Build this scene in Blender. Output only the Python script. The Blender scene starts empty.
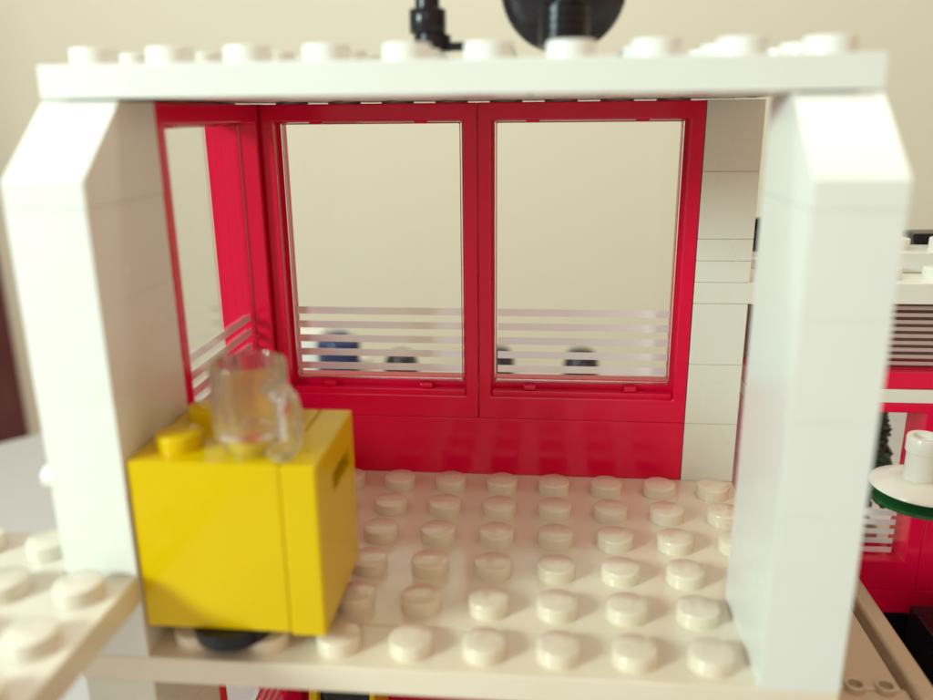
import bpy, bmesh, math, random
from mathutils import Vector, Matrix
random.seed(4)
S = 0.1                        # one stud pitch = 0.1 m
C = bpy.context.scene.collection
PI = math.pi

# ------------------------------------------------------------------ materials
def lin(r, g, b):
    f = lambda c: (c/255/12.92 if c/255 <= .04045 else ((c/255+.055)/1.055)**2.4)
    return (f(r), f(g), f(b), 1)

def plastic(name, col, rough=.28, bump=.12, wear=.06, spec=.5, coat=0.0, sss=0.0):
    m = bpy.data.materials.new(name); m.use_nodes = True
    nt = m.node_tree; N = nt.nodes; L = nt.links
    b = N['Principled BSDF']
    tc = N.new('ShaderNodeTexCoord')
    n1 = N.new('ShaderNodeTexNoise'); n1.inputs['Scale'].default_value = 9; n1.inputs['Detail'].default_value = 6
    L.new(tc.outputs['Object'], n1.inputs['Vector'])
    n2 = N.new('ShaderNodeTexNoise'); n2.inputs['Scale'].default_value = 70; n2.inputs['Detail'].default_value = 3
    L.new(tc.outputs['Object'], n2.inputs['Vector'])
    mx = N.new('ShaderNodeMix'); mx.data_type = 'RGBA'
    mx.inputs[6].default_value = col
    mx.inputs[7].default_value = (col[0]*(1-wear*1.5), col[1]*(1-wear*2), col[2]*(1-wear*3), 1)
    L.new(n1.outputs['Fac'], mx.inputs[0]); L.new(mx.outputs[2], b.inputs['Base Color'])
    mr = N.new('ShaderNodeMapRange'); mr.inputs['From Min'].default_value = .3; mr.inputs['From Max'].default_value = .7
    mr.inputs['To Min'].default_value = rough*.75; mr.inputs['To Max'].default_value = rough*1.3
    L.new(n1.outputs['Fac'], mr.inputs['Value']); L.new(mr.outputs['Result'], b.inputs['Roughness'])
    bp = N.new('ShaderNodeBump'); bp.inputs['Strength'].default_value = bump; bp.inputs['Distance'].default_value = .002
    L.new(n2.outputs['Fac'], bp.inputs['Height']); L.new(bp.outputs['Normal'], b.inputs['Normal'])
    b.inputs['Specular IOR Level'].default_value = spec
    b.inputs['Coat Weight'].default_value = coat
    if sss:
        b.inputs['Subsurface Weight'].default_value = sss
        b.inputs['Subsurface Radius'].default_value = (.02, .015, .01)
    return m

def glass(name, tint=(1, 1, 1, 1), rough=.0, ior=1.49):
    m = bpy.data.materials.new(name); m.use_nodes = True
    b = m.node_tree.nodes['Principled BSDF']
    b.inputs['Base Color'].default_value = tint; b.inputs['Roughness'].default_value = rough
    b.inputs['IOR'].default_value = ior; b.inputs['Transmission Weight'].default_value = 1
    return m

def pane_mat(name, tint=(.97, .96, .94, 1), refl=1.0):
    m = bpy.data.materials.new(name); m.use_nodes = True
    nt = m.node_tree; N = nt.nodes; L = nt.links
    N.remove(N['Principled BSDF'])
    t = N.new('ShaderNodeBsdfTransparent'); t.inputs[0].default_value = tint
    g = N.new('ShaderNodeBsdfGlossy'); g.inputs['Roughness'].default_value = .015
    fr = N.new('ShaderNodeFresnel'); fr.inputs[0].default_value = 1.45
    mu = N.new('ShaderNodeMath'); mu.operation = 'MULTIPLY'; mu.inputs[1].default_value = refl
    mx = N.new('ShaderNodeMixShader')
    L.new(fr.outputs[0], mu.inputs[0]); L.new(mu.outputs[0], mx.inputs[0])
    L.new(t.outputs[0], mx.inputs[1]); L.new(g.outputs[0], mx.inputs[2])
    L.new(mx.outputs[0], N['Material Output'].inputs[0])
    return m

def matte(name, c1, c2, scale, rough=.8, bump=.1):
    m = plastic(name, c1, rough, bump, 0, .3)
    nt = m.node_tree
    for n in nt.nodes:
        if n.type == 'MIX': n.inputs[7].default_value = c2
        if n.type == 'TEX_NOISE' and n.inputs['Scale'].default_value < 20: n.inputs['Scale'].default_value = scale
    return m

M = {}
M['white'] = plastic('white_plastic', (.80, .81, .77, 1), .22, .05, .03)
M['cream'] = plastic('aged_cream_plastic', (.85, .75, .61, 1), .15, .06, .06, 1.0)
M['terrace'] = plastic('cream_white_plastic', (.72, .67, .58, 1), .22, .05, .04)
M['rearwhite'] = plastic('off_white_plastic', (.80, .80, .73, 1), .24, .05, .04)
M['red'] = plastic('red_plastic', (.78, .003, .052, 1), .14, .05, .04, .34)
M['yellow'] = plastic('yellow_plastic', (.74, .50, .0005, 1), .18, .06, .05, .2)
M['black'] = plastic('black_plastic', (.010, .007, .011, 1), .25, .1, .0, .35)
M['dark'] = plastic('dark_grey_plastic', (.017, .013, .018, 1), .22, .1, .0, .4)
M['pane'] = pane_mat('window_pane', (.995, .99, .98, 1), .35)
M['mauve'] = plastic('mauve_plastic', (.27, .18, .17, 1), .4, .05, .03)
M['dullband'] = plastic('dull_pink_print', (.50, .37, .34, 1), .3, .05, .03)
M['rim'] = glass('clear_rim', rough=.08)
M['mug'] = glass('clear_mug', (.98, .97, .96, 1), .02, 1.46)
M['green'] = plastic('green_clear', (.012, .13, .03, 1), .08, .02, .0)
M['green'].node_tree.nodes['Principled BSDF'].inputs['Transmission Weight'].default_value = .3
def milky(name):
    m = glass(name, (.99, .98, .97, 1),   .0, 1.40); nt = m.node_tree; N = nt.nodes; L = nt.links
    b = N['Principled BSDF']; t = N.new('ShaderNodeBsdfTransparent'); d = N.new('ShaderNodeBsdfTranslucent'); e = N.new('ShaderNodeBsdfDiffuse')
    d.inputs[0].default_value = (.95, .9, .86, 1); e.inputs[0].default_value = (.9, .88, .85, 1)
    a1 = N.new('ShaderNodeMixShader'); a1.inputs[0].default_value = .5
    L.new(d.outputs[0], a1.inputs[1]); L.new(e.outputs[0], a1.inputs[2])
    a2 = N.new('ShaderNodeMixShader'); a2.inputs[0].default_value = .22
    L.new(b.outputs[0], a2.inputs[1]); L.new(t.outputs[0], a2.inputs[2])
    a3 = N.new('ShaderNodeMixShader'); a3.inputs[0].default_value = .02
    L.new(a2.outputs[0], a3.inputs[1]); L.new(a1.outputs[0], a3.inputs[2])
    L.new(a3.outputs[0], N['Material Output'].inputs[0]); return m
M['mug'] = milky('milky_clear_mug')
M['brownglass'] = pane_mat('brown_pane', (.25, .18, .14, 1))
M['blue'] = plastic('blue_plastic', (.011, .028, .11, 1), .12, .05, .0)
M['hair'] = plastic('dark_brown_plastic', (.014, .007, .012, 1), .22, .05, .0)
M['skin'] = plastic('tan_plastic', (.62, .42, .22, 1), .3, .05, .0)
M['slot2'] = plastic('hole_tan_plastic', (.30, .20, .12, 1), .5, .05, .0)  # brown disc colour stands for the shade inside the peg holes
M['tan'] = plastic('aged_tan_plastic', (.56, .43, .30, 1), .3, .06, .06)  # cream darkened to tan: the balcony panel's shade is in the colour
M['tree'] = plastic('dark_green_plastic', (.02, .075, .04, 1), .4, .1, .1)
M['slot'] = plastic('slot_brown_plastic', (.09, .03, .004, 1), .5, .1, .0)  # dark brown paints the shade inside the yellow door's recess
# mirror-like printed bands on the panes
def band_mat():
    m = bpy.data.materials.new('silver_white_print'); m.use_nodes = True
    b = m.node_tree.nodes['Principled BSDF']
    b.inputs['Base Color'].default_value = (.97, .94, .97, 1)
    b.inputs['Metallic'].default_value = .45; b.inputs['Roughness'].default_value = .1
    b.inputs['Alpha'].default_value = .96
    return m
M['band'] = band_mat()
M['wall'] = matte('beige_wall_paint', (.71, .68, .555, 1), (.675, .64, .515, 1), .5, .9, .05)
M['table'] = matte('grey_tabletop', (.56, .55, .55, 1), (.50, .49, .49, 1), 1.5, .55, .05)
M['wood'] = matte('dark_red_brown_wood', (.13, .035, .045, 1), (.085, .02, .03, 1), 3, .5, .1)

# ------------------------------------------------------------------ mesh helpers (stud units)
def box(bm, x0, x1, y0, y1, z0, z1, bev=.02, seg=2):
    n0 = set(bm.verts)
    r = bmesh.ops.create_cube(bm, size=1)
    vs = r['verts']
    for v in vs:
        v.co = Vector(((x0+x1)/2+v.co.x*(x1-x0), (y0+y1)/2+v.co.y*(y1-y0), (z0+z1)/2+v.co.z*(z1-z0)))
    if bev:
        es = list({e for v in vs for e in v.link_edges})
        bmesh.ops.bevel(bm, geom=es, offset=bev, segments=seg, affect='EDGES', profile=.5)

def prism(bm, poly, a0, a1, axis='X', bev=0, seg=2):
    """poly: 2-D outline; axis X: (y,z) extruded in x; Y: (x,z); Z: (x,y)"""
    def mk(p, a):
        return {'X': (a, p[0], p[1]), 'Y': (p[0], a, p[1]), 'Z': (p[0], p[1], a)}[axis]
    A = [bm.verts.new(mk(p, a0)) for p in poly]; B = [bm.verts.new(mk(p, a1)) for p in poly]
    fs = [bm.faces.new(A), bm.faces.new(B[::-1])]
    n = len(poly)
    for i in range(n):
        fs.append(bm.faces.new((A[i], B[i], B[(i+1) % n], A[(i+1) % n])))
    bmesh.ops.recalc_face_normals(bm, faces=fs)
    if bev:
        es = list({e for f in fs for e in f.edges})
        bmesh.ops.bevel(bm, geom=es, offset=bev, segments=seg, affect='EDGES', profile=.5)

def lathe(bm, prof, cx=0, cy=0, z=0, n=32, mat=None):
    """prof: list of (r, h)"""
    rings = []; new = []
    for r, h in prof:
        if r < 1e-6:
            rings.append([bm.verts.new((0, 0, h))])
        else:
            rings.append([bm.verts.new((r*math.cos(2*PI*i/n), r*math.sin(2*PI*i/n), h)) for i in range(n)])
    for a, b in zip(rings, rings[1:]):
        for i in range(n):
            j = (i+1) % n
            if len(a) == 1 and len(b) == 1: continue
            if len(a) == 1: f = bm.faces.new((a[0], b[i], b[j]))
            elif len(b) == 1: f = bm.faces.new((a[i], b[0], a[j]))
            else: f = bm.faces.new((a[i], b[i], b[j], a[j]))
            f.smooth = True; new.append(f)
    vs = [v for r in rings for v in r]
    for v in vs:
        co = v.co.copy()
        if mat is not None: co = mat @ co
        v.co = co + Vector((cx, cy, z))
    bmesh.ops.recalc_face_normals(bm, faces=new)
    for f in new:
        for e in f.edges:
            if len(e.link_faces) == 2 and e.calc_face_angle(0) > math.radians(38): e.smooth = False

def ring(bm, u0, u1, z0, z1, il, ir, ib, it, w0, w1, T):
    """rectangular frame ring: outer u0..u1,z0..z1; insets; depth w0..w1; T maps (u,w,z)->xyz"""
    O = [(u0, z0), (u1, z0), (u1, z1), (u0, z1)]
    I = [(u0+il, z0+ib), (u1-ir, z0+ib), (u1-ir, z1-it), (u0+il, z1-it)]
    vo0 = [bm.verts.new(T(u, w0, z)) for u, z in O]; vo1 = [bm.verts.new(T(u, w1, z)) for u, z in O]
    vi0 = [bm.verts.new(T(u, w0, z)) for u, z in I]; vi1 = [bm.verts.new(T(u, w1, z)) for u, z in I]
    fs = []
    for i in range(4):
        j = (i+1) % 4
        fs += [bm.faces.new((vo0[i], vo0[j], vi0[j], vi0[i])), bm.faces.new((vo1[i], vo1[j], vi1[j], vi1[i])),
               bm.faces.new((vo0[i], vo0[j], vo1[j], vo1[i])), bm.faces.new((vi0[i], vi0[j], vi1[j], vi1[i]))]
    bmesh.ops.recalc_face_normals(bm, faces=fs)
    es = [e for e in {e for f in fs for e in f.edges} if len(e.link_faces) == 2 and e.calc_face_angle(0) > .5]
    bmesh.ops.bevel(bm, geom=es, offset=.022, segments=2, affect='EDGES', profile=.5)

def tbox(bm, T, u0, u1, w0, w1, z0, z1, bev=0):
    a = Vector(T(u0, w0, z0)); b = Vector(T(u1, w1, z1))
    box(bm, min(a.x, b.x), max(a.x, b.x), min(a.y, b.y), max(a.y, b.y), min(a.z, b.z), max(a.z, b.z), bev)

def tube(bm, pts, r, n=10, flat=None):
    """sweep an ellipse section along pts"""
    P = [Vector(p) for p in pts]; rings = []
    for i, p in enumerate(P):
        d = (P[min(i+1, len(P)-1)]-P[max(i-1, 0)]).normalized()
        side = flat.normalized() if flat is not None else (Vector((0, 0, 1)).cross(d).normalized() if abs(d.z) < .95 else Vector((1, 0, 0)))
        up = d.cross(side).normalized()
        ra, rb = (r, r) if not isinstance(r, tuple) else r
        rings.append([bm.verts.new(p+side*ra*math.cos(2*PI*k/n)+up*rb*math.sin(2*PI*k/n)) for k in range(n)])
    fs = []
    for a, b in zip(rings, rings[1:]):
        for k in range(n):
            f = bm.faces.new((a[k], a[(k+1) % n], b[(k+1) % n], b[k])); f.smooth = True; fs.append(f)
    fs += [bm.faces.new(rings[0]), bm.faces.new(rings[-1])]
    bmesh.ops.recalc_face_normals(bm, faces=fs)

def mesh_of(name, bm, mat):
    for v in bm.verts: v.co *= S
    me = bpy.data.meshes.new(name); bm.to_mesh(me); bm.free()
    me.materials.append(M[mat]); return me

def obj(name, bm, mat, parent=None, at=(0, 0, 0)):
    """link bm as one mesh; geometry given in world stud units relative to 'at'"""
    me = bm if isinstance(bm, bpy.types.Mesh) else mesh_of(name, bm, mat)
    o = bpy.data.objects.new(name, me); C.objects.link(o)
    o.location = Vector(at)*S
    if parent:
        o.parent = parent
    return o

def tag(o, label=None, cat=None, group=None, kind=None):
    if label: o['label'] = label
    if cat: o['category'] = cat
    if group: o['group'] = group
    if kind: o['kind'] = kind
    return o

def thing(name, loc, label, cat, group=None, rz=0):
    o = bpy.data.objects.new(name, None); C.objects.link(o)
    o.empty_display_size = .05
    o.location = Vector(loc)*S; o.rotation_euler.z = rz
    return tag(o, label, cat, group)

def rel(root, at=(0, 0, 0)):
    """parent-space position for a world stud-unit position"""
    return tuple(Vector(at)-Vector(root.location)/S)

class World:
    """parts under root whose geometry is written in world stud units"""
    def __init__(self, root): self.root = root
    def part(self, name, bm, mat, parent=None, label=None):
        o = obj(name, bm, mat, parent or self.root)
        if parent is None: o.location = -Vector(self.root.location)
        if label: o['label'] = label
        return o
    def inst(self, name, me, at, parent=None):
        o = bpy.data.objects.new(name, me); C.objects.link(o)
        o.parent = parent or self.root
        o.location = Vector(at)*S - (Vector(self.root.location) if parent is None else Vector((0, 0, 0)))
        return o

# ------------------------------------------------------------------ stud mesh (with its raised lettering)
def text_geom(word, size):
    cu = bpy.data.curves.new('lettering', 'FONT'); cu.body = word; cu.size = size
    cu.align_x = 'CENTER'; cu.align_y = 'CENTER'; cu.extrude = .006; cu.resolution_u = 2
    o = bpy.data.objects.new('lettering', cu); C.objects.link(o)
    bpy.context.view_layer.update()
    me = bpy.data.meshes.new_from_object(o)
    bpy.data.objects.remove(o); bpy.data.curves.remove(cu)
    return me
LETTERS = text_geom('LEGO', .175)
STUD_PROF = [(.3, 0), (.3, .185), (.293, .202), (.28, .21), (0, .21)]
def stud_bm(bm, x=0, y=0, z=0, letters=True, n=28):
    lathe(bm, STUD_PROF, x, y, z, n)
    if letters:
        k0 = len(bm.verts)
        bm.from_mesh(LETTERS); bm.verts.ensure_lookup_table()
        for v in bm.verts[k0:]: v.co += Vector((x, y, z+.208))
def stud_mesh(mat):
    bm = bmesh.new(); stud_bm(bm); return mesh_of('stud', bm, mat)
STUD = {k: stud_mesh(k) for k in ('cream', 'white', 'yellow', 'rearwhite', 'terrace')}

TABLE = -7.2
LOW = -6.4                    # lower floor
# ================================================================== THE HOUSE
house = thing('toy_house', (4.5, 4, TABLE), 'open-fronted white and red toy brick house with cream studded floor and red windows', 'toy house')
H = World(house)
F0 = .55                      # front plane
# floor: front strip plate and main plate
bm = bmesh.new()
box(bm, -.5, 9.5, F0, 1.497, -.4, 0, .025)
box(bm, -.5, 9.5, 1.503, 7.5, -.4, 0, .025)
floor = H.part('floor_plate', bm, 'cream')
for r in range(1, 7):
    for c in range(1, 10):
        if c == 9 and r < 3: continue
        H.inst('stud', STUD['cream'], (c, r, 0), floor)

# front pillars : five 1x2 bricks and a sloped brick on top
def pillar(x0):
    x1 = x0+1
    bm = bmesh.new()
    for k in range(5):
        j = random.uniform(-.008, .008)
        box(bm, x0+.008+j, x1-.008+j, F0+.0, F0+1.98, 1.2*k+.0005, 1.2*(k+1)-.0005, .006)
    p = H.part('pillar', bm, 'white')
    bm = bmesh.new()
    prism(bm, [(F0, 6.002), (F0+1.98, 6.002), (F0+1.98, 7.2), (F0+1.04, 7.2), (F0, 6.31)], x0+.008, x1-.008, 'X', .008)
    box(bm, x0+.25, x1-.25, F0+1.2, F0+1.7, 7.19, 7.228, 0)
    H.part('slope_brick', bm, 'white', p)
    bm = bmesh.new()          # the pillar of the lower storey
    for k in range(5):
        box(bm, x0+.008, x1-.008, F0+.03, F0+1.98, LOW+1.2*k+.006, LOW+1.2*(k+1)-.006, .022)
    H.part('lower_pillar', bm, 'rearwhite')
    return p
pl = pillar(-.5); pr = pillar(8.5)
bm = bmesh.new()
lathe(bm, [(0, 0), (.13, 0), (.15, .02), (.15, .16), (0, .16)], -.5, F0+.2, 2.55, 16, Matrix.Rotation(-PI/2, 3, 'Y'))
H.part('hinge_peg', bm, 'white')

# rear white column
bm = bmesh.new()
for z0, z1 in ((0, 1.2), (1.2, 2.4), (2.4, 3.58), (3.58, 3.98), (3.98, 4.38), (4.38, 4.78), (4.78, 5.98), (5.98, 7.2)):
    dx = .16 if z0 in (3.58,) else 0
    box(bm, 8.51, 9.5+dx, 6.62+(.0 if z0 < 3 else .012), 7.5, z0+.002, z1-.002, .012)
H.part('rear_column', bm, 'rearwhite')
# red base bricks under the windows
bm = bmesh.new()
box(bm, .51, 8.495, 6.622, 7.5, .004, 1.203, .008)
H.part('base_brick', bm, 'red')
bm = bmesh.new()
box(bm, -.5, .495, 2.56, 6.5, .006, 1.2, .02)
H.part('base_brick', bm, 'red')
bm = bmesh.new()
box(bm, -.5, .49, 6.5+.02, 7.5, .006, 7.2, .02)
H.part('corner_post', bm, 'red')

BANDS = [2.00+.287*k for k in range(5)]
def window(T, z=1.2, zt=7.2, host=H, ir=.24):
    """4 wide window, local u 0..4, w into the wall, z"""
    bm = bmesh.new()
    ring(bm, .006, 3.994, z+.006, zt-.006, .24, ir, .46, .30, 0, .86, T)
    ring(bm, .22, 4.014-ir, z+.44, zt-.28, .09, (.09+.24-ir if ir > .2 else .025), .30, .07, .34, .66, T)
    # sloping ledge and studs on top
    tbox(bm, T, .26, 3.74, .10, .27, z+.45, z+.56, .015)
    w = host.part('window', bm, 'red')
    bm = bmesh.new()
    tbox(bm, T, .30, (3.70 if ir > .2 else 3.93), .40, .43, z+.70, zt-.33, 0)
    host.part('pane', bm, 'pane', w)
    bm = bmesh.new()          # clear rim of the glazing insert
    ring(bm, .30, (3.70 if ir > .2 else 3.93), z+.68, zt-.32, .045, .045, .05, .045, .30, .335, T)
    host.part('clear_rim', bm, 'rim', w)
    for u in (1.0, 2.95):
        bm = bmesh.new(); tbox(bm, T, u-.12, u+.12, .14, .31, z+.565, z+.66, .02); host.part('clip', bm, 'red', w)
        bm = bmesh.new(); tbox(bm, T, u-.12, u+.12, .20, .31, zt-.36, zt-.305, .02); host.part('clip', bm, 'red', w)
    bm = bmesh.new()
    for b in BANDS:
        tbox(bm, T, .36, (3.66 if ir > .2 else 3.86), .385, .393, z+b-1.2+.055, z+b-1.2+.20, 0)
    host.part('striped_print', bm, 'band', w)
    return w
TB = lambda off: (lambda u, w, z: (off+u, 6.62+w, z))
wl = window(TB(.5)); wr = window(TB(4.5))
TL = lambda u, w, z: (.5-w, 2.54+u*.99, z)
ws = window(TL, ir=.07)
# studs on the wall tops
for i, w in enumerate((wl, wr)):
    for k in range(4): H.inst('stud', STUD['white'], (1+4*i+k, 7.1, 7.06), w).scale.z = .85
for k in range(4): H.inst('stud', STUD['white'], (0, 3+k, 7.06), ws).scale.z = .85

# roof plate, hollow underneath with tubes
bm = bmesh.new()
ZR = 7.228; R0 = F0+1.04; R1 = R0+7
box(bm, -.5, 9.5, R0, R1, ZR+.28, ZR+.4, .02)
for a in ((-.5, 9.5, R0, R0+.16), (-.5, 9.5, R1-.16, R1), (-.5, -.34, R0+.15, R1-.15), (9.34, 9.5, R0+.15, R1-.15)):
    box(bm, a[0]+(.003 if a[2] > R0+.1 and a[3] < R1-.1 else 0), a[1]-(.003 if a[2] > R0+.1 and a[3] < R1-.1 else 0), a[2], a[3], ZR, ZR+.30, .012)
for cx in range(9):
    for cy in range(4, 6):
        x, y = cx+.5, R0+1+cy
        lathe(bm, [(.407, .29), (.407, 0), (.30, 0), (.30, .29)], x, y, ZR+.004, 20)
for cx in range(10):
    box(bm, -.5+cx+.05, .5+cx-.05, R0+.17, R0+4.2, ZR+.006, ZR+.27, .012)
roof = H.part('roof_plate', bm, 'white')
for r in range(3):
    for c in range(10):
        H.inst('stud', STUD['white'], (c, R0+.5+r, ZR+.4), roof)
bm = bmesh.new()
for r in range(3, 7):
    for c in range(10): stud_bm(bm, c, R0+.5+r, ZR+.4, False, 20)
tag(H.part('stud', bm, 'white', roof), kind='stuff')

# lower storey
bm = bmesh.new(); box(bm, -.5, 9.5, F0, 7.5, LOW-.4, LOW, .02); H.part('lower_floor_plate', bm, 'cream')
bm = bmesh.new(); box(bm, .5, 8.48, 6.7, 7.5, LOW+.006, -.41, .02); H.part('lower_wall', bm, 'red')
bm = bmesh.new(); box(bm, 8.5, 9.5, 6.7, 7.5, LOW+.006, -.41, .02); H.part('lower_rear_column', bm, 'rearwhite')
bm = bmesh.new(); box(bm, -.5, .48, 6.5, 7.5, LOW+.006, -.41, .02); H.part('lower_corner_post', bm, 'red')
window(TL, LOW+.006, -.41, ir=.07)
# stand for the table side
# ================================================================== LEFT TERRACE
terr = thing('terrace_plate', (-3, -2, TABLE), 'cream studded toy plate jutting out in front of the left white pillar', 'toy plate')
Tt = World(terr)
bm = bmesh.new()
prism(bm, [(-5.5, -4.45), (.5, -4.45), (.5, F0-.012), (-.53, F0-.012), (-.53, 1.55), (-5.5, 1.55)], .85, 1.25, 'Z', .025)
tp = Tt.part('plate', bm, 'terrace')
for r in range(6):
    for c in range(6):
        x, y = -c, .05-r+0
        Tt.inst('stud', STUD['terrace'], (x, y, 1.25), tp)
for c in range(1, 6): Tt.inst('stud', STUD['terrace'], (-c, 1.05, 1.25), tp)
bm = bmesh.new()
for k in range(6): box(bm, -5.4, -4.4, -1.5, -.5, TABLE+1.341*k+.003, TABLE+1.341*(k+1)-.003, .02)
Tt.part('support_post', bm, 'rearwhite')

# ================================================================== CUPBOARD, ITS STAND AND THE MUG
rp = bmesh.new()
lathe(rp, [(0, 0), (.49, 0), (.51, .02), (.51, .10), (.53, .11), (.53, .225), (.52, .235), (0, .235)], 0, 0, 0, 40)
o = obj('round_plate', rp, 'black', None, (1.57, .93, .222))
tag(o, 'black round toy plate carrying the yellow cupboard on the floor studs', 'toy plate')

CZ = .462
cup = thing('cupboard', (1.6, 1.6, CZ), 'yellow toy cupboard with a slotted door on its right side, holding a clear mug', 'cupboard')
K = World(cup)
bm = bmesh.new()
box(bm, .51, 2.478, .60, 2.6, CZ, 2.85, .02, 3)
body = K.part('cabinet_body', bm, 'yellow')
for x, y in ((1, 1.13), (2, 1.13), (1, 2.13), (2, 2.13)): K.inst('stud', STUD['yellow'], (x, y, 2.85), body)
def with_cut(bm, cut):
    a = bpy.data.objects.new('a', bpy.data.meshes.new('a')); bm.to_mesh(a.data); bm.free()
    b = bpy.data.objects.new('b', bpy.data.meshes.new('b')); cut.to_mesh(b.data); cut.free()
    C.objects.link(a); C.objects.link(b)
    md = a.modifiers.new('cut', 'BOOLEAN'); md.operation = 'DIFFERENCE'; md.object = b; md.solver = 'EXACT'
    dg = bpy.context.evaluated_depsgraph_get(); dg.update()
    me = bpy.data.meshes.new_from_object(a.evaluated_get(dg))
    out = bmesh.new(); out.from_mesh(me)
    bpy.data.objects.remove(a); bpy.data.objects.remove(b)
    return out
bm = bmesh.new(); box(bm, 2.484, 2.95, .59, 2.62, CZ-.04, 2.848, .035, 3)
ct = bmesh.new(); box(ct, 2.78, 3.1, 1.36, 2.36, 2.13, 2.40, .0)
door = K.part('door', with_cut(bm, ct), 'yellow')
bm = bmesh.new(); box(bm, 2.776, 2.79, 1.35, 2.37, 2.12, 2.41, 0)
K.part('handle_slot', bm, 'slot', door)

mug = thing('mug', (2.0, 1.13, 2.85), 'clear glass-like toy mug with a looped handle on the yellow cupboard', 'mug')
bm = bmesh.new()
lathe(bm, [(0, .225), (.315, .225), (.315, .0), (.35, 0), (.37, .02), (.38, .1), (.44, .16), (.475, .24), (.485, .4), (.485, 1.15), (.47, 1.185), (.44, 1.19),
           (.42, 1.15), (.41, .5), (.39, .36), (.30, .30), (0, .29)], 0, 0, 0, 48)
mb = obj('mug_body', bm, 'mug', mug)
bm = bmesh.new()
d = Vector((.80, -.60, 0))
pts = []
for k in range(15):
    t = k/14; a = PI*(.5-t)
    rr = .40*max(0, math.cos(a))**.55
    pts.append(d*(.465+rr)+Vector((0, 0, .52+.42*math.copysign(abs(math.sin(a))**.75, math.sin(a)))))
tube(bm, pts, (.15, .10), 18, Vector((-d.y, d.x, 0)))
obj('handle', bm, 'mug', mug)

# ================================================================== ROOF ITEMS
ZT = ZR+.4
ant = thing('antenna', (4.13, R0+1.95, ZT), 'black rod antenna standing on the roof left of the round dish', 'antenna')
bm = bmesh.new(); lathe(bm, [(0, .21), (.26, .21), (.26, .42), (.21, .44), (0, .44)], 0, 0, 0, 24); box(bm, .14, .47, -.12, .12, .215, .325, .02)
obj('foot', bm, 'black', ant)
bm = bmesh.new(); lathe(bm, [(0, 0), (.24, 0), (.255, .02), (.255, .3), (.24, .32), (0, .32)], -.06, 0, .44, 24)
obj('collar', bm, 'black', ant)
bm = bmesh.new(); lathe(bm, [(0, 0), (.17, 0), (.17, 4.2), (.15, 4.24), (0, 4.24)], -.06, 0, .76, 24)
obj('rod', bm, 'black', ant)

dish = thing('radar_dish', (5.93, R0+1.5, ZT), 'dark round radar dish on a ribbed black stem standing on the roof', 'radar dish')
bm = bmesh.new()
prof = [(0, .21)]
for k in range(5): prof += [(.33, .21+.1*k), (.33, .27+.1*k), (.30, .285+.1*k), (.30, .305+.1*k)]
prof += [(.32, .72), (0, .73)]
lathe(bm, prof, 0, 0, 0, 28); obj('stem', bm, 'black', dish)
bm = bmesh.new()
# dish: shallow bowl, its back towards the viewer
prof = [(0, 0), (.3, .012), (.55, .05), (.75, .12), (.85, .19), (.87, .23), (.84, .245), (.72, .18), (.52, .11), (.3, .075), (0, .06)]
lathe(bm, prof, 0, .50, 1.02, 48, Matrix.Rotation(math.radians(-84), 3, 'X'))
obj('bowl', bm, 'dark', dish)
bm = bmesh.new(); box(bm, -.10, .10, .05, .56, .735, .98, .02); obj('bracket', bm, 'black', dish)
bm = bmesh.new(); lathe(bm, [(0, 0), (.1, 0), (.12, .02), (.12, .22), (0, .24)], .02, .52, .98, 20, Matrix.Rotation(math.radians(96), 3, 'X')); obj('hub', bm, 'dark', dish)

# ================================================================== ANNEX ON THE RIGHT
AY = 7.0
ann = thing('toy_annex', (13, 9, TABLE), 'red and white toy brick annex behind the right pillar, seen through the side opening', 'toy annex')
A = World(ann)
bm = bmesh.new(); box(bm, 9.68, 17.5, AY-.02, 11, 3.53, 3.93, .02); ar = A.part('roof_plate', bm, 'rearwhite')
for r in range(4):
    for c in range(8): A.inst('stud', STUD['rearwhite'], (10.2+c, AY+.5+r, 3.93), ar)
bm = bmesh.new(); box(bm, 12.2, 14.2, AY+.98, AY+1.98, 3.935, 4.335, .02); ar2 = A.part('roof_tier', bm, 'white')
for x in (12.7, 13.7):
    for y in (AY+1.5,): A.inst('stud', STUD['white'], (x, y, 4.335), ar2)
def rail(name, x0, x1, z0, z1, mat, y0=AY, y1=AY+.9):
    bm = bmesh.new(); box(bm, x0, x1, y0, y1, z0+.004, z1-.004, .018); return A.part(name, bm, mat)
# upper window
up = rail('window', 9.7, 17.5, 1.86, 2.2, 'red')
bm = bmesh.new(); box(bm, 9.7, 17.5, AY+.3, AY+.33, 2.2, 3.53, 0); A.part('pane', bm, 'pane', up)
bm = bmesh.new()
for k in range(9): box(bm, 10.75, 17.0, AY+.285, AY+.293, 2.26+.137*k, 2.26+.137*k+.072, 0)
A.part('striped_print', bm, 'dullband', up)
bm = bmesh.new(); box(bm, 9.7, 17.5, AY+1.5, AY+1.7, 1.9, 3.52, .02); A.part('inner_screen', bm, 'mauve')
rail('white_band', 9.7, 17.5, 1.58, 1.86, 'rearwhite', AY-.01)
low = bmesh.new()
ring(low, 9.7, 13.45, -2.5, 1.58, .35, .3, .66, .2, AY, AY+.85, lambda u, w, z: (u, w, z))
lw = A.part('window', low, 'red')
bm = bmesh.new(); box(bm, 10.02, 13.18, AY+.3, AY+.33, -1.88, 1.41, 0); A.part('pane', bm, 'pane', lw)
bm = bmesh.new()
for k in range(5): box(bm, 10.06, 13.0, AY+.285, AY+.293, -1.80+.21*k, -1.80+.21*k+.12, 0)
A.part('striped_print', bm, 'band', lw)
rail('base_wall', 9.7, 17.5, -3.05, -2.5, 'red', AY+.01); rail('side_wall', 13.46, 17.5, -2.49, 1.57, 'red', AY+.01)
rail('plinth', 9.7, 17.5, LOW-.4, -3.05, 'black')  # black block stands in for the shade under the red base
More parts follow.
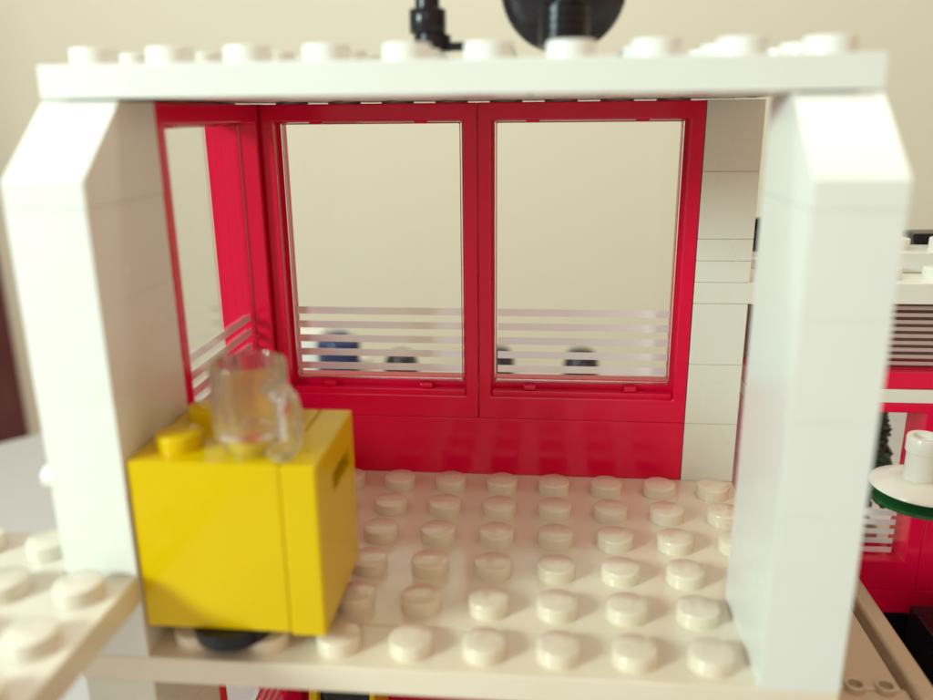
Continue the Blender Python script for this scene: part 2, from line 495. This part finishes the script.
bm = bmesh.new(); box(bm, 16.6, 17.5, AY+.92, 11, LOW-.4, 3.52, .02); A.part('end_wall', bm, 'rearwhite')
# balcony panel beside the house
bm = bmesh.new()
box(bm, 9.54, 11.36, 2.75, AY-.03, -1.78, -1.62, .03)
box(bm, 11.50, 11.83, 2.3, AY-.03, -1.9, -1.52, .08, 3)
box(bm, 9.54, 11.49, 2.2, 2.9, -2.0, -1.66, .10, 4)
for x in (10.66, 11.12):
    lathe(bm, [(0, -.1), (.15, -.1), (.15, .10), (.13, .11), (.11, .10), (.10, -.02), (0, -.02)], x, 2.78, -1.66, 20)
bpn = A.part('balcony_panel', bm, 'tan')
for x in (10.66, 11.12):
    bm = bmesh.new(); lathe(bm, [(0, 0), (.098, 0), (.098, .012), (0, .012)], x, 2.78, -1.678+.05, 20); A.part('peg_hole', bm, 'slot2', bpn)

bp1 = bmesh.new(); box(bp1, 9.7, 10.9, 9.2, 10.4, 4.142, 4.56, .02)
for k in range(2): stud_bm(bp1, 10.0+.6*k, 9.8, 4.555, False)
tag(obj('toy_brick', bp1, 'black'), 'black toy brick on the annex roof, peeking out left of the right pillar', 'toy brick')
bp2 = bmesh.new(); prism(bp2, [(13.46, 4.142), (13.36, 4.50), (13.42, 4.53), (16.4, 4.56), (16.4, 4.142)], 9.2, 9.8, 'Y', .02)
tag(obj('toy_bar', bp2, 'black'), 'long black toy bar lying on the annex roof behind its studs, at the right edge', 'toy bar')

# dish lamp in front of the annex
lamp = thing('dish_lamp', (13.75, 5.5, -2.45), 'white dish lamp with green glass below, on a white post at the right edge', 'lamp')
Lm = World(lamp)
bm = bmesh.new()
lathe(bm, [(0, .0), (.3, .02), (.55, .0), (.84, -.11), (.86, -.15), (.83, -.17), (.5, -.09), (0, -.07)], 12.56, 5.6, .66, 48)
Lm.part('dish', bm, 'rearwhite')
bm = bmesh.new()
lathe(bm, [(0, .0), (.5, -.02), (.86, -.14), (.88, -.20), (.82, -.22), (.45, -.12), (0, -.1)], 12.6, 5.6, .46, 48)
Lm.part('glass_shade', bm, 'green')
bm = bmesh.new(); lathe(bm, [(.0, 0), (.27, 0), (.27, .52), (.30, .54), (.30, .80), (.285, .82), (.2, .82), (.19, .7), (0, .7)], 12.5, 5.6, .65, 28)
Lm.part('round_brick', bm, 'rearwhite')
bm = bmesh.new(); box(bm, 12.7, 13.2, 5.3, 5.9, .72, 1.12, .03); box(bm, 13.15, 13.8, 5.45, 5.75, .8, 1.05, .02)
Lm.part('arm', bm, 'rearwhite')
bm = bmesh.new(); lathe(bm, [(0, 0), (.56, 0), (.60, .05), (.60, .3), (.5, .36), (.5, 3.6), (.45, 3.65), (0, 3.65)], 13.85, 5.5, -2.45, 32)
Lm.part('post', bm, 'rearwhite')
bm = bmesh.new(); box(bm, 13.1, 15.6, 4.8, 6.4, TABLE+.13, -2.452, .03)
tag(obj('pedestal', bm, 'black'), 'black block under the white lamp post in the dark lower right corner', 'pedestal')
bm = bmesh.new(); box(bm, 9.7, 22, -4, 11.5, TABLE, TABLE+.12, .02)  # black sheet laid where the ground is only in shadow
tag(obj('baseplate', bm, 'black'), 'black base plate lying on the table below the annex', 'base plate')

# tree and yellow block behind the annex windows
tr = thing('toy_tree', (13.05, 9.6, -2.2), 'dark green cone-shaped toy tree behind the annex window', 'toy tree')
bm = bmesh.new(); lathe(bm, [(0, 0), (.3, 0), (.22, .3), (.16, .8), (0, .8)], 0, 0, 0, 16); obj('trunk', bm, 'hair', tr)
bm = bmesh.new()
for k in range(520):
    h = random.random()**.8; z = .5+2.9*h; r = .85*(1-h)**.8+.05
    a = random.random()*2*PI; rr = r*(.55+.45*random.random())
    c = Vector((rr*math.cos(a), rr*math.sin(a), z)); s = .13+.12*random.random()
    mt = Matrix.Translation(c) @ Matrix.Rotation(a, 4, 'Z') @ Matrix.Rotation(random.uniform(.2, 1.1), 4, 'Y') @ Matrix.Diagonal((s*1.4, s, s*.45, 1))
    bmesh.ops.create_icosphere(bm, subdivisions=1, radius=1, matrix=mt)
obj('crown', bm, 'tree', tr)
bm = bmesh.new(); box(bm, 9.75, 10.3, 8.6, 9.4, -3.0, .35, .03); stud_bm(bm, 10.02, 9, .35, False)
tag(obj('toy_block', bm, 'yellow'), 'tall yellow toy block behind the white rear column, at the side opening', 'toy block')
bm = bmesh.new(); box(bm, 9.7, 16.5, 8.0, 11, -3.5, -3.0, .02); A.part('inner_floor', bm, 'cream')
bm = bmesh.new(); box(bm, 12.6, 13.5, 9.1, 10.1, -2.99, -2.205, .03)
tag(obj('tree_stand', bm, 'rearwhite'), 'white toy brick under the dark green toy tree', 'toy brick')

# ================================================================== LOWER STOREY: yellow display case
dc = thing('display_case', (2.0, 4.3, LOW), 'yellow framed toy display case with brown glass below the studded floor', 'display case')
D = World(dc)
bm = bmesh.new()
prism(bm, [(1.30, LOW), (1.75, LOW), (1.75, -2.9), (1.62, -2.9)], 3.7, 4.9, 'Y', .03)
box(bm, 2.72, 2.82, 3.7, 4.9, LOW, -2.95, .02)
D.part('frame', bm, 'yellow')
bm = bmesh.new(); box(bm, 1.76, 2.71, 3.9, 3.94, LOW+.01, -3.0, 0); D.part('pane', bm, 'brownglass')
bm = bmesh.new(); box(bm, 1.76, 2.71, 4.2, 4.85, LOW+.01, -3.3, .05); D.part('contents', bm, 'dark')

# ================================================================== FIGURES BEHIND THE GLASS
def figure(x, y, top, hat, hatmat, label, torso='dark', legs='dark', wide=1.0):
    base = TABLE; h = top-base; k = h/5.0
    t = thing('toy_figure', (x, y, base), label, 'toy figure', 'toy figures standing behind the back windows')
    for sx in (-1, 1):
        bm = bmesh.new()
        box(bm, .02*sx if sx > 0 else -.48*k*wide, .48*k*wide if sx > 0 else -.02, -.28*k, .22*k, .0, 1.35*k, .06)
        box(bm, .03 if sx > 0 else -.46*k*wide, .46*k*wide if sx > 0 else -.03, -.45*k, .2*k, .0, .25*k, .03)
        obj('leg', bm, legs, t)
    bm = bmesh.new()
    prism(bm, [(-.74*k*wide, 1.38*k), (.74*k*wide, 1.38*k), (.52*k*wide, 2.95*k), (-.52*k*wide, 2.95*k)], -.28*k, .28*k, 'Y', .06)
    obj('torso', bm, torso, t)
    for sx in (-1, 1):
        bm = bmesh.new()
        tube(bm, [(sx*.60*k*wide, 0, 2.78*k), (sx*.82*k*wide, -.02, 2.3*k), (sx*.88*k*wide, -.25*k, 1.85*k), (sx*.88*k*wide, -.5*k, 1.6*k)], .17*k, 12)
        a = obj('arm', bm, torso, t)
        bm = bmesh.new()
        lathe(bm, [(.1*k, -.15*k), (.2*k, -.15*k), (.2*k, .15*k), (.1*k, .15*k), (.1*k, -.15*k)], sx*.88*k*wide, -.62*k, 1.5*k, 14)
        obj('hand', bm, 'skin', a)
    bm = bmesh.new()
    lathe(bm, [(0, 0), (.3, 0), (.3, .12), (.5, .2), (.56, .3), (.56, .85), (.5, .98), (.3, 1.02), (0, 1.02)], 0, 0, 0, 28, Matrix.Scale(k, 3))
    for v in bm.verts: v.co.z += 2.96*k
    obj('head', bm, 'skin', t)
    bm = bmesh.new()
    if hat == 'helmet':
        lathe(bm, [(.60, 0), (.76, 0), (.82, .05), (.82, .35), (.79, .40), (.79, .62), (.82, .66), (.82, 1.12), (.76, 1.22), (.44, 1.30), (.42, 1.40), (.36, 1.46), (0, 1.54)], 0, 0, 0, 36, Matrix.Scale(k*wide, 3))
    else:
        lathe(bm, [(.58, 0), (.66, -.02), (.72, .1), (.70, .5), (.66, .85), (.52, 1.08), (.3, 1.17), (0, 1.2)], 0, .03, 0, 36, Matrix.Scale(k*wide, 3))
        for j in range(9):
            a = j*2*PI/9
            tube(bm, [(.3*k*math.cos(a), .3*k*math.sin(a), 1.12*k), (.62*k*math.cos(a), .62*k*math.sin(a), .8*k), (.70*k*math.cos(a), .70*k*math.sin(a), .15*k)], .09*k, 8)
    for v in bm.verts: v.co.z += 5.0*k-(1.54 if hat == 'helmet' else 1.2)*k*wide
    obj('helmet' if hat == 'helmet' else 'hair', bm, hatmat, t)
    return t
FY = 23.5
figure(-2.67, FY, -1.62, 'helmet', 'blue', 'toy figure in a blue helmet behind the left rear window')
figure(-.03, FY, -2.42, 'hair', 'hair', 'dark-haired toy figure right of the blue-helmeted one, behind the glass')
figure(3.95, FY, -2.2, 'hair', 'hair', 'toy figure mostly hidden by the red mullion between the two rear windows')
figure(7.38, FY, -2.22, 'hair', 'hair', 'dark-haired toy figure alone behind the right rear window')
bm = bmesh.new(); box(bm, -5.6, -3.6, FY+.5, FY+2, TABLE, -1.95, .04); box(bm, -3.59, -1.9, FY+2.1, FY+3, TABLE, -3.5, .04)
tag(obj('toy_block', bm, 'white'), 'white toy block behind the glass, left of the blue helmet', 'toy block')

# ================================================================== SETTING
bm = bmesh.new(); box(bm, -130, 130, 40, 42, -60, 110, 0)
tag(obj('wall', bm, 'wall'), kind='structure')
bm = bmesh.new()
prism(bm, [(-60, -30), (60, -30), (60, 37), (-6.5, 37), (-19.2, 23.2), (-60, -6)], TABLE-1.2, TABLE, 'Z', .1)
tag(obj('tabletop', bm, 'table'), kind='structure')
bm = bmesh.new(); box(bm, -36, -28.7, 37.2, 39.9, -60, 60, .15)
box(bm, -30.2, -29.0, 36.9, 37.21, -60, 60, .1)
tag(obj('door_frame', bm, 'wood'), 'dark red-brown wooden door frame against the beige wall at the left edge', 'door frame')

# ================================================================== CAMERA
P = (5.6713, -8.3472, 7.0224); yaw, pitch, roll, f = .0930, .2853, -.0096, 809.3
cy, sy, cp, sp = math.cos(yaw), math.sin(yaw), math.cos(pitch), math.sin(pitch)
fwd = Vector((-sy*cp, cy*cp, -sp)); rgt = Vector((cy, sy, 0)); upv = rgt.cross(fwd)
c, s = math.cos(roll), math.sin(roll)
r2 = c*rgt+s*upv; u2 = -s*rgt+c*upv
cam = bpy.data.cameras.new('camera'); co = bpy.data.objects.new('camera', cam); C.objects.link(co)
mw = Matrix((r2, u2, -fwd)).transposed().to_4x4(); mw.translation = Vector(P)*S
co.matrix_world = mw
cam.sensor_width = 36; cam.lens = f/933*36
cam.clip_start = .02; cam.clip_end = 100
cam.dof.use_dof = True; cam.dof.focus_distance = 15.2*S
cam.dof.aperture_fstop = cam.lens/1000/(.28*S)
sc = bpy.context.scene; sc.camera = co
sc.view_settings.view_transform = 'Standard'; sc.view_settings.look = 'None'
sc.view_settings.exposure = 0; sc.view_settings.gamma = 1

# ================================================================== LIGHT
w = bpy.data.worlds.new('World'); sc.world = w; w.use_nodes = True
nt = w.node_tree; bg = nt.nodes['Background']
geo = nt.nodes.new('ShaderNodeTexCoord'); sx = nt.nodes.new('ShaderNodeSeparateXYZ'); nt.links.new(geo.outputs['Generated'], sx.inputs[0])
mr = nt.nodes.new('ShaderNodeMapRange'); mr.inputs['From Min'].default_value = -.6; mr.inputs['From Max'].default_value = .5
nt.links.new(sx.outputs['X'], mr.inputs['Value'])
mx = nt.nodes.new('ShaderNodeMix'); mx.data_type = 'RGBA'
mx.inputs[6].default_value = (.82, .92, .86, 1); mx.inputs[7].default_value = (1.0, .60, .35, 1)
nt.links.new(mr.outputs['Result'], mx.inputs[0]); nt.links.new(mx.outputs[2], bg.inputs[0])
bg.inputs[1].default_value = .66
def area(name, loc, aim, size, power, col):
    l = bpy.data.lights.new(name, 'AREA'); l.shape = 'RECTANGLE'; l.size = size[0]*S; l.size_y = size[1]*S
    l.energy = power; l.color = col
    o = bpy.data.objects.new(name, l); C.objects.link(o)
    o.location = Vector(loc)*S
    o.rotation_euler = (Vector(aim)-Vector(loc)).to_track_quat('-Z', 'Y').to_euler()
    return o
area('window_light', (-21, -18, 15.5), (5, 4, 3), (7, 7), 112, (.76, 1.0, .94))
area('room_light', (2, -34, 22), (4, 3, 3), (20, 14), 14, (.80, 1.0, .97))
area('wall_lamp', (-4, 10, 46), (-2, 40, 4), (70, 8), 160, (.97, 1.0, .92))  # added unseen area light that brightens the back wall
sc.render.engine = 'CYCLES'
sc.cycles.max_bounces = 16; sc.cycles.transparent_max_bounces = 24; sc.cycles.transmission_bounces = 12
